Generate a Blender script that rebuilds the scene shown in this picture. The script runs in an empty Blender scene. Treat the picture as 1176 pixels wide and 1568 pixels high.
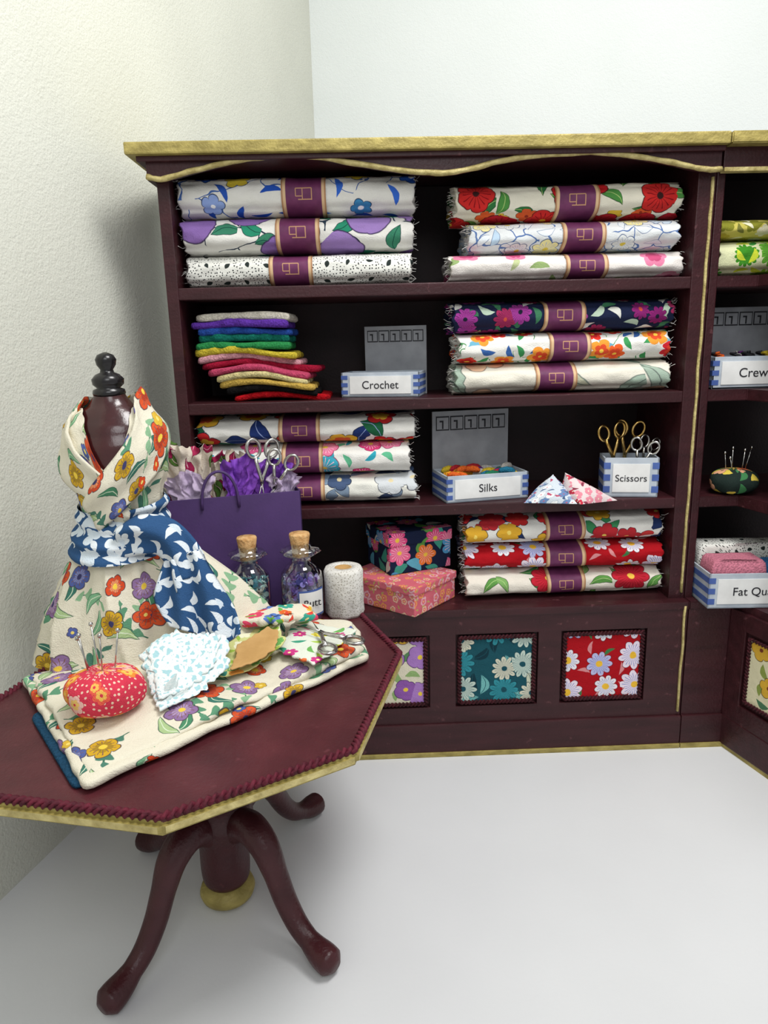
import bpy, bmesh, math, random
from mathutils import Vector, Matrix, noise
V=Vector
R=random.Random(7)
sc=bpy.context.scene
COL=sc.collection
try:
    sc.view_settings.view_transform='Standard'
except Exception: pass

# ------------------------------------------------------------------ materials
def hx(h,a=1.0):
    if isinstance(h,(tuple,list)): return (h[0],h[1],h[2],1)
    h=h.lstrip('#'); c=[int(h[i:i+2],16)/255 for i in (0,2,4)]
    return tuple([(x/12.92 if x<=.04045 else ((x+.055)/1.055)**2.4) for x in c])+(1,)
class T:
    def __init__(s,name,rough=.8,metal=0,spec=.3):
        s.mat=bpy.data.materials.new(name); s.mat.use_nodes=True
        s.nt=s.mat.node_tree; s.b=s.nt.nodes['Principled BSDF']
        s.b.inputs['Roughness'].default_value=rough; s.b.inputs['Metallic'].default_value=metal
        s.b.inputs['Specular IOR Level'].default_value=spec
    def n(s,t,**k):
        x=s.nt.nodes.new(t)
        for a,b in k.items(): setattr(x,a,b)
        return x
    def put(s,sock,v):
        if v is None: return
        if isinstance(v,bpy.types.NodeSocket): s.nt.links.new(v,sock)
        elif isinstance(v,str): sock.default_value=hx(v)
        else: sock.default_value=v
    def m(s,op,a,b=None,c=None,clamp=False):
        x=s.n('ShaderNodeMath',operation=op,use_clamp=clamp)
        s.put(x.inputs[0],a); s.put(x.inputs[1],b)
        if c is not None: s.put(x.inputs[2],c)
        return x.outputs[0]
    def vm(s,op,a,b=None,scale=None):
        x=s.n('ShaderNodeVectorMath',operation=op); s.put(x.inputs[0],a); s.put(x.inputs[1],b)
        if scale is not None: s.put(x.inputs['Scale'],scale)
        return x.outputs['Value'] if op in('LENGTH','DISTANCE') else x.outputs[0]
    def mix(s,f,a,b):
        x=s.n('ShaderNodeMix',data_type='RGBA'); s.put(x.inputs[0],f); s.put(x.inputs[6],a); s.put(x.inputs[7],b)
        return x.outputs[2]
    def ramp(s,f,stops,const=False):
        x=s.n('ShaderNodeValToRGB'); r=x.color_ramp
        if const: r.interpolation='CONSTANT'
        while len(r.elements)<len(stops): r.elements.new(.5)
        for e,(p,c) in zip(r.elements,stops): e.position=p; e.color=hx(c)
        s.put(x.inputs[0],f); return x.outputs[0]
    def pal(s,f,cols):
        if len(cols)==1: return cols[0]
        return s.ramp(f,[(i/len(cols),c) for i,c in enumerate(cols)],True)
    def noise(s,vec,scale,detail=2):
        x=s.n('ShaderNodeTexNoise'); s.put(x.inputs['Vector'],vec); x.inputs['Scale'].default_value=scale; x.inputs['Detail'].default_value=detail
        return x
    def uv(s): return s.n('ShaderNodeTexCoord').outputs['UV']
    def obj(s): return s.n('ShaderNodeTexCoord').outputs['Object']
    def bump(s,h,strength=.3,dist=.01):
        x=s.n('ShaderNodeBump'); s.put(x.inputs['Height'],h); x.inputs['Strength'].default_value=strength; x.inputs['Distance'].default_value=dist
        s.put(s.b.inputs['Normal'],x.outputs[0])
    def out(s,c): s.put(s.b.inputs['Base Color'],c); return s.mat

def paint(name,col,col2,rough=.5,nscale=14,bstr=.15,stretch=(1,1,1),spec=.35,metal=0,worn=None):
    t=T(name,rough,metal,spec); o=t.obj()
    mp=t.n('ShaderNodeMapping'); t.put(mp.inputs[0],o); mp.inputs['Scale'].default_value=stretch
    nn=t.noise(mp.outputs[0],nscale,6)
    c=t.ramp(nn.outputs[0],[(.35,col),(.7,col2)])
    if worn:
        n3=t.noise(o,34,5); c=t.mix(t.m('MULTIPLY',t.m('SUBTRACT',n3.outputs[0],.66),9,clamp=True),c,worn)
    n2=t.noise(o,120,2)
    t.bump(t.m('ADD',nn.outputs[0],n2.outputs[0]),bstr,.004)
    return t.out(c)
M_wood=paint('maroon_paint','#2f1216','#3d1a1f',.42,9,.25,(.5,3,3),worn='#5e383c')
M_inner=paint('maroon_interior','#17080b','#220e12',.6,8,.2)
M_twood=paint('table_maroon_paint','#451b21','#56252b',.40,10,.3,worn='#66343a')
M_tleg=paint('table_leg_paint','#381519','#482024',.38,10,.35,worn='#5c3034')
M_gold=paint('gold_paint','#8a7c42','#b0a05c',.5,22,.5,(1,1,2),.4,.15)
M_gold2=paint('gold_edge_paint','#a3935a','#cfc084',.5,40,.6,(1,1,1),.4,.1)
M_black=paint('black_gloss','#0c0b0c','#191618',.25,9,.05,spec=.5)
M_red=paint('red_braid','#430f1d','#66182c',.75,60,.5)
M_dred=paint('dark_red_braid','#2c0910','#4a101c',.8,60,.5)
M_cork=paint('cork','#b98a55','#dcb47e',.9,60,.8)
M_card=paint('grey_card','#85878c','#94969b',.7,20,.05)
M_trayc=paint('pale_blue_card','#a9b2bd','#bcc4cc',.7,20,.05)
M_blue=paint('blue_stripe','#3f5796','#4d66a6',.7,20,.05)
M_white=paint('white_card','#dcdcda','#e8e8e6',.7,20,.05)
M_ink=paint('dark_ink','#1d1d22','#2a2a30',.7,20,.05)
M_bag=paint('purple_paper','#45305f','#523870',.6,6,.1)
M_tis=paint('lilac_tissue','#a594b2','#c9b8cc',.8,10,.6)
M_tisp=paint('violet_tissue','#6f38a4','#8c4cc0',.7,10,.6)
M_kraft=paint('kraft_card','#b58d55','#c79f66',.8,20,.1)
M_thread=paint('loose_thread','#d8d5cf','#f0eeea',.9,20,.1)
M_gm=paint('gold_metal','#b08d4a','#d9b878',.25,30,.05,metal=1)
M_sm=paint('silver_metal','#a9a7a2','#d2d0cc',.22,30,.05,metal=1)

def wallmat(name,c1,c2,sc_,b):
    t=T(name,.75,0,.25); o=t.obj(); a=t.noise(o,1.3,3); f=t.noise(o,sc_,3); g=t.noise(o,sc_*2.7,2)
    t.bump(t.m('ADD',f.outputs[0],g.outputs[0]),b,.005)
    return t.out(t.ramp(a.outputs[0],[(.3,c1),(.7,c2)]))
M_wl=wallmat('cream_textured_wall','#cecfc3','#d7d8cc',55,.42)
M_wb=wallmat('white_textured_wall','#dde2e0','#e4e8e7',60,.3)
M_fl=wallmat('white_floor','#d5d6d7','#dddedf',30,.06)

def felt(name,c):
    t=T(name,.95,0,.1); o=t.obj(); n=t.noise(o,160,4); t.bump(n.outputs[0],.8,.008)
    h=hx(c); d=tuple(x*.6 for x in h[:3])
    return t.out(t.ramp(n.outputs[0],[(.3,d),(.65,h)]))

def fabric(name,base,layers,warp=.006):
    t=T(name,.85,0,.15); uv=t.uv()
    nz=t.noise(uv,22,2)
    w=t.vm('SCALE',t.vm('SUBTRACT',nz.outputs['Color'],(.5,.5,.5)),scale=warp*2)
    vec=t.vm('ADD',uv,w)
    col=hx(base)
    def cell(scale,seed,rand=.65):
        p=t.vm('ADD',t.vm('SCALE',vec,scale=scale),(seed*7.31,seed*3.17,0))
        vo=t.n('ShaderNodeTexVoronoi',voronoi_dimensions='2D'); t.put(vo.inputs['Vector'],p)
        vo.inputs['Scale'].default_value=1; vo.inputs['Randomness'].default_value=rand
        l=t.vm('SUBTRACT',p,vo.outputs['Position'])
        s=t.n('ShaderNodeSeparateXYZ'); t.put(s.inputs[0],l)
        r=t.n('ShaderNodeSeparateColor'); t.put(r.inputs[0],vo.outputs['Color'])
        return s.outputs[0],s.outputs[1],r.outputs[0],r.outputs[1],r.outputs[2]
    for L in layers:
        k=L[0]; o=L[1]
        if k=='F':
            S=60; x,y,r1,r2,r3=cell(o['s'],o.get('seed',1),o.get('rand',.65))
            rad=t.m('SQRT',t.m('ADD',t.m('MULTIPLY',x,x),t.m('MULTIPLY',y,y)))
            th=t.m('MULTIPLY_ADD',r1,6.28,t.m('ARCTAN2',y,x))
            kk=t.m('ABSOLUTE',t.m('COSINE',t.m('MULTIPLY',th,o.get('p',5)/2)))
            dp=o.get('d',.35)
            e=t.m('MULTIPLY',t.m('MULTIPLY_ADD',t.m('POWER',kk,.6),dp,1-dp),t.m('MULTIPLY_ADD',r3,.3*o['r'],.8*o['r']))
            gate=t.m('LESS_THAN',r2,o.get('den',1))
            def mk_(edge): return t.m('MULTIPLY',t.m('MULTIPLY',t.m('SUBTRACT',edge,rad),S,clamp=True),gate)
            if o.get('ol'):
                col=t.mix(mk_(t.m('ADD',e,.022)),col,o['ol'])
            pc=t.pal(r3,o['c'])
            if o.get('in'):
                pc=t.mix(t.m('MULTIPLY',t.m('LESS_THAN',rad,t.m('MULTIPLY',e,.58)),.85),pc,t.pal(r3,o['in']))
            col=t.mix(mk_(e),col,pc)
            if o.get('lines'):
                ln=t.m('MULTIPLY',t.m('GREATER_THAN',t.m('COSINE',t.m('MULTIPLY',th,o.get('p',5)*3)),.8),mk_(t.m('MULTIPLY',e,.8)))
                col=t.mix(ln,col,o['lines'])
            if o.get('cc'):
                col=t.mix(mk_(o.get('rc',.08)),col,t.pal(r1,o['cc']))
        elif k=='L':
            x,y,r1,r2,r3=cell(o['s'],o.get('seed',2),o.get('rand',.8))
            a=t.m('MULTIPLY',r1,6.28); ca=t.m('COSINE',a); sa=t.m('SINE',a)
            xx=t.m('ADD',t.m('MULTIPLY',x,ca),t.m('MULTIPLY',y,sa))
            yy=t.m('SUBTRACT',t.m('MULTIPLY',y,ca),t.m('MULTIPLY',x,sa))
            yy=t.m('SUBTRACT',yy,t.m('MULTIPLY',t.m('MULTIPLY',xx,xx),.9))
            q=t.m('DIVIDE',xx,o['l'])
            ay=t.m('ABSOLUTE',yy); gate=t.m('LESS_THAN',r2,o.get('den',1))
            e=t.m('MULTIPLY',t.m('SUBTRACT',1,t.m('MULTIPLY',q,q)),o['w'])
            if o.get('sprig'):
                wv=t.m('ABSOLUTE',t.m('SINE',t.m('MULTIPLY',t.m('ADD',xx,t.m('MULTIPLY',ay,-.6)),3.1416*2.2/o['l'])))
                st=t.m('MULTIPLY',t.m('LESS_THAN',ay,.014),t.m('LESS_THAN',t.m('ABSOLUTE',q),.95))
                e=t.m('MULTIPLY',e,t.m('MULTIPLY_ADD',wv,1.25,-.2))
                col=t.mix(t.m('MULTIPLY',st,gate),col,o.get('ol',o['c'][0]))
            if o.get('ol') and not o.get('sprig'):
                col=t.mix(t.m('MULTIPLY',t.m('MULTIPLY',t.m('SUBTRACT',t.m('ADD',e,.02),ay),60,clamp=True),gate),col,o['ol'])
            mk=t.m('MULTIPLY',t.m('MULTIPLY',t.m('SUBTRACT',e,ay),60,clamp=True),gate)
            col=t.mix(mk,col,t.pal(r3,o['c']))
            if o.get('vein'):
                col=t.mix(t.m('MULTIPLY',mk,t.m('LESS_THAN',ay,.012)),col,o['vein'])
        elif k=='S':
            p=t.vm('ADD',t.vm('SCALE',vec,scale=o['s']),(o.get('seed',3)*5.3,1.7,0))
            nn=t.noise(p,1.4,1); p=t.vm('ADD',p,t.vm('SCALE',nn.outputs['Color'],scale=.9))
            vo=t.n('ShaderNodeTexVoronoi',voronoi_dimensions='2D',feature='DISTANCE_TO_EDGE'); t.put(vo.inputs['Vector'],p); vo.inputs['Scale'].default_value=1
            n3=t.noise(p,1.1,0)
            g=t.m('GREATER_THAN',n3.outputs[0],o.get('cut',.45)+o.get('k',.08))
            col=t.mix(t.m('MULTIPLY',t.m('LESS_THAN',vo.outputs['Distance'],o['w']*.7),g),col,o['c'])
        elif k=='D':
            x,y,r1,r2,r3=cell(o['s'],o.get('seed',5),.7)
            rad=t.m('SQRT',t.m('ADD',t.m('MULTIPLY',x,x),t.m('MULTIPLY',y,y)))
            g=t.m('MULTIPLY',t.m('LESS_THAN',rad,o['r']),t.m('LESS_THAN',r2,o.get('den',1)))
            col=t.mix(g,col,t.pal(r3,o['c']))
    nf=t.noise(uv,300,2); nb=t.noise(uv,20,3)
    h=t.m('ADD',t.m('MULTIPLY',nf.outputs[0],.3),nb.outputs[0])
    t.bump(h,.6,.010)
    return t.out(col)
W='#e2e0da'
F={}
F['blueleaf']=fabric('print_blue_leaf',W,[('S',dict(s=7,w=.022,c='#4a6aa8',cut=.35)),('L',dict(s=11,l=.42,w=.13,c=['#2450b0','#3768cc','#2c55b0'],den=.65)),('F',dict(s=8,r=.33,p=5,c=['#2d5fc4','#3f86b8','#8fa6dc','#2c58b4','#e0c640'],ol='#23375e',cc=['#e6cf4d','#ffffff'],den=.6,d=.35,seed=5))])
F['lilac']=fabric('print_lilac_berry',W,[('S',dict(s=8,w=.03,c='#2b3a4a',cut=.4)),('L',dict(s=9,l=.44,w=.2,c=['#2a8a6b','#2f9d7c','#3a7f63','#b3353c'],ol='#26313c',vein='#1a4e42',den=.85)),('F',dict(s=5.5,r=.42,p=3,c=['#8767a8','#9a7cba'],ol='#3b2f52',d=.1,den=.7,seed=4))])
F['dots']=fabric('print_black_dots','#e2e2db',[('D',dict(s=95,r=.2,c=['#23262a'])),('F',dict(s=15,r=.3,p=6,c=['#e2e2db'],d=.1,den=.9,seed=8,rand=.2)),('L',dict(s=15,l=.2,w=.12,c=['#2b3331'],den=.9,seed=8,rand=.2))])
F['poppy']=fabric('print_red_poppy','#dfdac8',[('L',dict(s=11,l=.48,w=.19,c=['#2f6e3c','#4c8a42','#6c9a4c'],ol='#1f3c26',vein='#a5bf74')),('F',dict(s=12,r=.4,p=5,c=['#d8b43c','#d0582c'],ol='#5c3c18',cc=['#8c2c1c'],den=.35,seed=14)),('F',dict(s=6.8,r=.46,p=5,c=['#c01f25','#c92a28','#b01a28'],ol='#4c1518',cc=['#e7b33c','#3a1c1c'],lines='#861018',d=.2,den=.75,seed=3))])
F['outline']=fabric('print_blue_outline','#dcdfe0',[('S',dict(s=12,w=.05,c='#5a76a8',cut=.2)),('L',dict(s=13,l=.4,w=.15,c=['#dfe5ea','#b9d0e4'],ol='#4c6690')),('F',dict(s=8,r=.38,p=6,c=['#e0e2e0','#ece2a4','#cfe0ee'],ol='#3d557f',cc=['#d8c04c'],lines='#a9b6cc',den=.85,seed=6))])
F['rose']=fabric('print_pink_rose','#e4ded8',[('L',dict(s=10,l=.34,w=.12,c=['#8fa66c','#b5bf8e'],den=.55)),('F',dict(s=6.5,r=.34,p=5,c=['#dc7fa0','#e59ab0'],**{'in':['#b93f6c','#c54f7a']},d=.25,den=.75,seed=9))])
F['purple']=fabric('print_purple_daisy','#1b2340',[('L',dict(s=15,l=.48,w=.18,c=['#3f7a58','#b9cdb8','#e0e0d8'],den=1)),('F',dict(s=11,r=.44,p=9,c=['#8c2470','#7a2a86','#a02c58','#9c3a90'],ol='#14172c',lines='#4c1446',cc=['#1b1c30','#c8503c'],d=.4,den=.75,seed=2))])
F['orange']=fabric('print_orange_red',W,[('S',dict(s=12,w=.03,c='#4c8a58')),('L',dict(s=15,l=.42,w=.16,c=['#3d9155','#6aa8c0','#39609f'],den=.8)),('F',dict(s=10,r=.42,p=5,c=['#d8342a','#e8602a','#c92430','#e89638'],**{'in':['#a81c20','#d8442a','#d8342a']},cc=['#f2c94a'],den=.85,seed=5))])
F['lily']=fabric('print_cream_lily','#ddd8ca',[('L',dict(s=5,l=.48,w=.16,c=['#9db0a0','#c2cbb8','#b8b8a0'],ol='#6c7870',vein='#6c7870',den=.8)),('F',dict(s=4.5,r=.34,p=3,c=['#dc9880','#e6bc9c'],ol='#8a7c70',cc=['#b5524a'],den=.6,seed=4,d=.6))])
F['navy']=fabric('print_navy_bloom',W,[('L',dict(s=9,l=.48,w=.26,c=['#1f3268','#28468c','#1f3268','#20603f'],ol='#141c38',vein='#8fa0cc')),('F',dict(s=7,r=.44,p=5,c=['#c0282a','#26449a','#dca934','#cf3f34'],ol='#1c1c30',**{'in':['#e6b93e','#8c9cd0','#c8302e','#f0d060']},d=.3,den=.8,seed=5))])
F['pinkteal']=fabric('print_pink_teal',W,[('L',dict(s=14,l=.4,w=.15,c=['#2f9db0','#5fb38a'],den=.7)),('F',dict(s=8,r=.42,p=6,c=['#d03c74','#e07a9c','#d8588a','#3fa6bd'],ol='#8c2450',lines='#f2c3d2',cc=['#e9c352'],d=.2,den=.8,seed=11))])
F['slate']=fabric('print_slate_bloom','#dddcd3',[('L',dict(s=11,l=.46,w=.22,c=['#2f3b58','#7a8ca0'],ol='#2b3040')),('F',dict(s=8,r=.42,p=6,c=['#465878','#8497ad','#c9cdd0'],ol='#242c40',cc=['#d8c9a0'],d=.25,den=.8,seed=3))])
F['multi']=fabric('print_multi',W,[('L',dict(s=11,l=.46,w=.19,c=['#22325c','#3d8a58','#c43a3a'],ol='#1a2036')),('F',dict(s=9,r=.43,p=6,c=['#24407e','#c92f30','#dca934','#b82c34'],ol='#1a2036',cc=['#f0d468','#d23a34'],d=.3,den=.8,seed=6))])
F['red']=fabric('print_red_daisy','#a8101b',[('L',dict(s=13,l=.34,w=.1,c=['#3f7a4a','#d0888c'],den=.4)),('F',dict(s=8.5,r=.46,p=9,c=['#e4e0e6','#b8b8dc','#e5d9e6'],ol='#6c0c1a',lines='#4a6ab8',cc=['#e8b83a'],rc=.12,d=.4,den=.9,seed=4,rand=.35))])
F['redf']=fabric('print_red_bloom','#e2dbce',[('L',dict(s=10,l=.47,w=.16,c=['#5d9448','#3d7a44','#7aa860'],ol='#2c4a2c',vein='#a8c880',den=.85)),('F',dict(s=6,r=.44,p=8,c=['#c92f28','#c02436','#d8553a'],ol='#701820',lines='#931a1c',cc=['#ecc04c'],d=.3,den=.75,seed=2))])
F['teal']=fabric('print_teal_daisy','#1c4f5a',[('L',dict(s=12,l=.47,w=.19,c=['#12343f','#6fb0ae','#c8ccb4'],den=.95,vein='#1c4f5a')),('F',dict(s=9,r=.49,p=11,c=['#cfcdb8','#bcccc0','#338a96'],ol='#123640',lines='#1f5a68',cc=['#1c4c58'],rc=.1,d=.5,den=.95,seed=3))])
F['dress']=fabric('print_dress_floral','#dcd6c2',[('L',dict(s=7.2,l=.5,w=.15,c=['#5c8f70','#86ae88','#4a7a68'],ol='#3f6a56',sprig=1,den=.9,seed=21)),('L',dict(s=11,l=.42,w=.13,c=['#4a8462','#79ab84','#3d7264','#a4bd88'],ol='#355a4a',vein='#cfdcc0',den=.6)),('F',dict(s=8.8,r=.32,p=5,c=['#cf4a26','#c9a02a','#52619e','#8a6c98','#d0542e'],ol='#4a3a44',lines='#7c5a50',**{'in':['#ea9868','#a0821c','#8390c4','#ac93b8','#ae3018']},cc=['#e8c648','#3c3c64'],rc=.075,d=.32,den=.75,seed=6)),('F',dict(s=15,r=.26,p=5,c=['#52619e','#cf4a26','#d0ac3c'],ol='#4a3a44',cc=['#e8d070'],d=.3,den=.22,seed=11))],.009)
F['sash']=fabric('print_blue_white_leaf','#2f527c',[('L',dict(s=20,l=.5,w=.17,c=['#d8dfe4'],den=.9,seed=3)),('F',dict(s=16,r=.4,p=3,c=['#dbe2e6','#cfdae2'],d=.62,den=.85,seed=7)),('L',dict(s=26,l=.44,w=.2,c=['#dbe2e6','#cdd9e2'],den=.45,seed=9))])
F['pinkbox']=fabric('print_coral_ditsy','#cf6674',[('F',dict(s=26,r=.42,p=5,c=['#e6bfa0','#e29a58','#e0acb4'],**{'in':['#d85a6c']},cc=['#f0d070'],d=.3,den=.85)),('L',dict(s=30,l=.3,w=.1,c=['#b8a860'],den=.5))])
F['navybox']=fabric('print_navy_bright','#18233f',[('L',dict(s=13,l=.48,w=.24,c=['#3f9a86','#5fb0c8','#d8dcd0','#5d9a48'],den=1)),('F',dict(s=9,r=.44,p=6,c=['#dc4c84','#e8803a','#e26a94','#4f9ac8','#d8447c'],lines='#f3c0cc',cc=['#f0c84a'],d=.4,den=.75,seed=3))])
F['violet']=fabric('print_violet_pansy','#dcd5be',[('L',dict(s=13,l=.4,w=.17,c=['#5d8a5c','#8fae70'],den=.8)),('F',dict(s=9,r=.45,p=4,c=['#8f5ca8','#a87cc0','#d8ac3c'],ol='#4a2c5c',cc=['#e8c848'],d=.2,den=.85,seed=3))])
F['pin']=fabric('print_pincushion','#cf3a50',[('D',dict(s=70,r=.2,c=['#e8c8b0'])),('F',dict(s=20,r=.46,p=6,c=['#e5604c','#e0883a','#e8b8ac'],ol='#c02c48',**{'in':['#ecc25c']},cc=['#d63a4e'],d=.3,den=.8,seed=2))])
F['green']=fabric('print_lime','#d6d8ae',[('F',dict(s=9,r=.48,p=14,c=['#3f8c26','#86b82c','#5fa034'],lines='#2f7020',d=.3,seed=2)),('L',dict(s=15,l=.4,w=.15,c=['#c9d43c','#3d8a3c'],den=.7))])
F['yellow']=fabric('print_yellow','#d0c460',[('F',dict(s=14,r=.45,p=6,c=['#e2dcba','#b8a83c','#8c8c30'],d=.3,seed=2)),('L',dict(s=18,l=.4,w=.15,c=['#7c7c3c','#f0eccc'],den=.7))])
F['aqua']=fabric('print_aqua_lace','#a4ccd2',[('S',dict(s=55,w=.3,c='#dfe6e4',cut=.1,k=0)),('F',dict(s=30,r=.46,p=6,c=['#e4e9e6'],cc=['#a4ccd2'],lines='#c4dade',d=.45,den=.8))])
F['lime']=fabric('print_lime_paper','#cdd08c',[('F',dict(s=20,r=.42,p=6,c=['#6fae5c','#e8e8c8','#e09a48'],d=.3,den=.8)),('L',dict(s=22,l=.4,w=.14,c=['#3f8a7c','#9ab84c'],den=.7))])
F['swatch']=fabric('print_green_magenta','#dde2d4',[('L',dict(s=20,l=.45,w=.16,c=['#6fae5c','#a8c84c','#3f9a7c'],den=.8)),('F',dict(s=17,r=.4,p=6,c=['#c83c84','#e8d84c','#e0703c'],cc=['#f4e4a0'],d=.4,den=.6))])
F['bright']=fabric('print_bright_mix','#e0d8c4',[('F',dict(s=19,r=.46,p=6,c=['#e06a2c','#e8b83c','#3fa08c','#5c7cc0','#d84868'],cc=['#f4e4a0'],d=.3,den=.95)),('L',dict(s=24,l=.4,w=.14,c=['#6fae4c','#d84838'],den=.6))])
F['bluesach']=fabric('print_ice_blue','#cdd6de',[('F',dict(s=30,r=.42,p=5,c=['#8ca4c4','#eef0f0','#6c88b4'],ol='#3d5478',cc=['#c05a6c'],d=.3,den=.85)),('L',dict(s=34,l=.44,w=.14,c=['#4c6488','#b8506c'],den=.6))])
F['pinksach']=fabric('print_red_white','#e0d0d0',[('F',dict(s=26,r=.4,p=5,c=['#c8384c','#e08c9c'],cc=['#f0e0c8'],d=.3,den=.75)),('L',dict(s=28,l=.4,w=.14,c=['#8c3c50'],den=.5))])
F['wine']=fabric('print_wine_leaf','#cfc4b4',[('L',dict(s=13,l=.5,w=.22,c=['#8c1c44','#4c6c30','#a82c54'],ol='#3c1424',vein='#d8b0b8')),('L',dict(s=11,l=.5,w=.22,c=['#8c1c44','#4c6c30'],ol='#3c1424',vein='#d8b0b8',seed=31,den=.7))])
F['rpanel']=fabric('print_yellow_bloom','#ded8b4',[('L',dict(s=13,l=.4,w=.17,c=['#4c7858','#8c9c4c'],den=.8)),('F',dict(s=9,r=.42,p=5,c=['#d8ac3c','#c06848'],ol='#4a3c2c',cc=['#7c3c28'],d=.3,seed=3))])
F['orangepin']=fabric('print_dark_poppy','#1f2c28',[('L',dict(s=16,l=.5,w=.24,c=['#3f7c4c','#d8c04c'])),('F',dict(s=14,r=.42,p=4,c=['#d8a07c','#e0b850','#c8603c'],ol='#101812',cc=['#20241c'],d=.4,den=.6,seed=4))])

def bandmat():
    t=T('purple_belly_band',.55,0,.3); uv=t.uv(); s=t.n('ShaderNodeSeparateXYZ'); t.put(s.inputs[0],uv); u,v=s.outputs[0],s.outputs[1]
    au=t.m('ABSOLUTE',u)
    nz=t.noise(uv,30,3)
    col=t.ramp(nz.outputs[0],[(.3,'#5c274c'),(.7,'#6e325a')])
    def rect(cu,cv,a,b):
        return t.m('MULTIPLY',t.m('LESS_THAN',t.m('ABSOLUTE',t.m('SUBTRACT',u,cu)),a),t.m('LESS_THAN',t.m('ABSOLUTE',t.m('SUBTRACT',v,cv)),b))
    ms=[rect(.0,-.018,.026,.0016),rect(0.004,.016,.022,.0016),rect(.026,0,.0016,.018),rect(-.004,.0,.0014,.017),rect(-.026,-.006,.0014,.012),rect(-.015,.006,.011,.0014)]
    a=ms[0]
    for b in ms[1:]: a=t.m('MAXIMUM',a,b)
    col=t.mix(a,col,'#b98c66')
    e=t.m('GREATER_THAN',au,.0585)
    col=t.mix(e,col,'#cfae86')
    e2=t.m('GREATER_THAN',au,.0675)
    col=t.mix(e2,col,'#a87c58')
    return t.out(col)
M_band=bandmat()

# ------------------------------------------------------------------ mesh tools
def mk(name,verts,faces,mats,fm=None,uvs=None,smooth=True,M=None):
    me=bpy.data.meshes.new(name)
    if M is not None: verts=[M@V(v) for v in verts]
    me.from_pydata([tuple(v) for v in verts],[],faces)
    for m in (mats if isinstance(mats,(list,tuple)) else [mats]): me.materials.append(m)
    if fm:
        for p,i in zip(me.polygons,fm): p.material_index=i
    if uvs:
        ul=me.uv_layers.new(name='UVMap')
        for p,fu in zip(me.polygons,uvs):
            for li,c in zip(p.loop_indices,fu): ul.data[li].uv=c
    if smooth:
        for p in me.polygons: p.use_smooth=True
    me.update()
    o=bpy.data.objects.new(name,me); COL.objects.link(o); return o
def group(name,parts,loc=None):
    if loc is None:
        mn=V((9,9,9)); mx=V((-9,-9,-9))
        for o in parts:
            if o.type!='MESH': continue
            for v in o.data.vertices:
                w=v.co
                mn=V(map(min,mn,w)); mx=V(map(max,mx,w))
        loc=V(((mn.x+mx.x)/2,(mn.y+mx.y)/2,mn.z))
    e=bpy.data.objects.new(name,None); e.location=loc; e.empty_display_size=.05; COL.objects.link(e)
    for o in parts:
        o.parent=e; o.matrix_parent_inverse=Matrix.Translation(-V(loc))
    return e
def box(name,x0,x1,y0,y1,z0,z1,mat,bev=.003,M=None,uvoff=(0,0)):
    bm=bmesh.new(); bmesh.ops.create_cube(bm,size=1)
    for v in bm.verts: v.co=V(((x0+x1)/2+v.co.x*(x1-x0),(y0+y1)/2+v.co.y*(y1-y0),(z0+z1)/2+v.co.z*(z1-z0)))
    if bev>0:
        b=min(bev,.45*min(x1-x0,y1-y0,z1-z0)); bmesh.ops.bevel(bm,geom=bm.edges[:],offset=b,segments=2,affect='EDGES',profile=.6)
    ul=bm.loops.layers.uv.new('UVMap'); bm.normal_update()
    for f in bm.faces:
        n=f.normal; a=max(range(3),key=lambda i:abs(n[i]))
        for l in f.loops:
            c=l.vert.co; l[ul].uv=((c.y+.37,c.z) if a==0 else (c.x,c.z) if a==1 else (c.x,c.y+.21)); l[ul].uv+=V(uvoff)
    if M is not None: bm.transform(M)
    me=bpy.data.meshes.new(name); bm.to_mesh(me); bm.free(); me.materials.append(mat)
    o=bpy.data.objects.new(name,me); COL.objects.link(o); return o
def prism(name,poly,z0,z1,mats,sidei=0,bev=.0,M=None):
    n=len(poly); vs=[(x,y,z0) for x,y in poly]+[(x,y,z1) for x,y in poly]
    fs=[list(range(n))[::-1],list(range(n,2*n))]+[[i,(i+1)%n,n+(i+1)%n,n+i] for i in range(n)]
    o=mk(name,vs,fs,mats,[0,0]+[sidei]*n,smooth=False,M=M)
    if bev:
        bm=bmesh.new(); bm.from_mesh(o.data); bmesh.ops.bevel(bm,geom=bm.edges[:],offset=bev,segments=2,affect='EDGES'); bm.to_mesh(o.data); bm.free()
    return o
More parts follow.
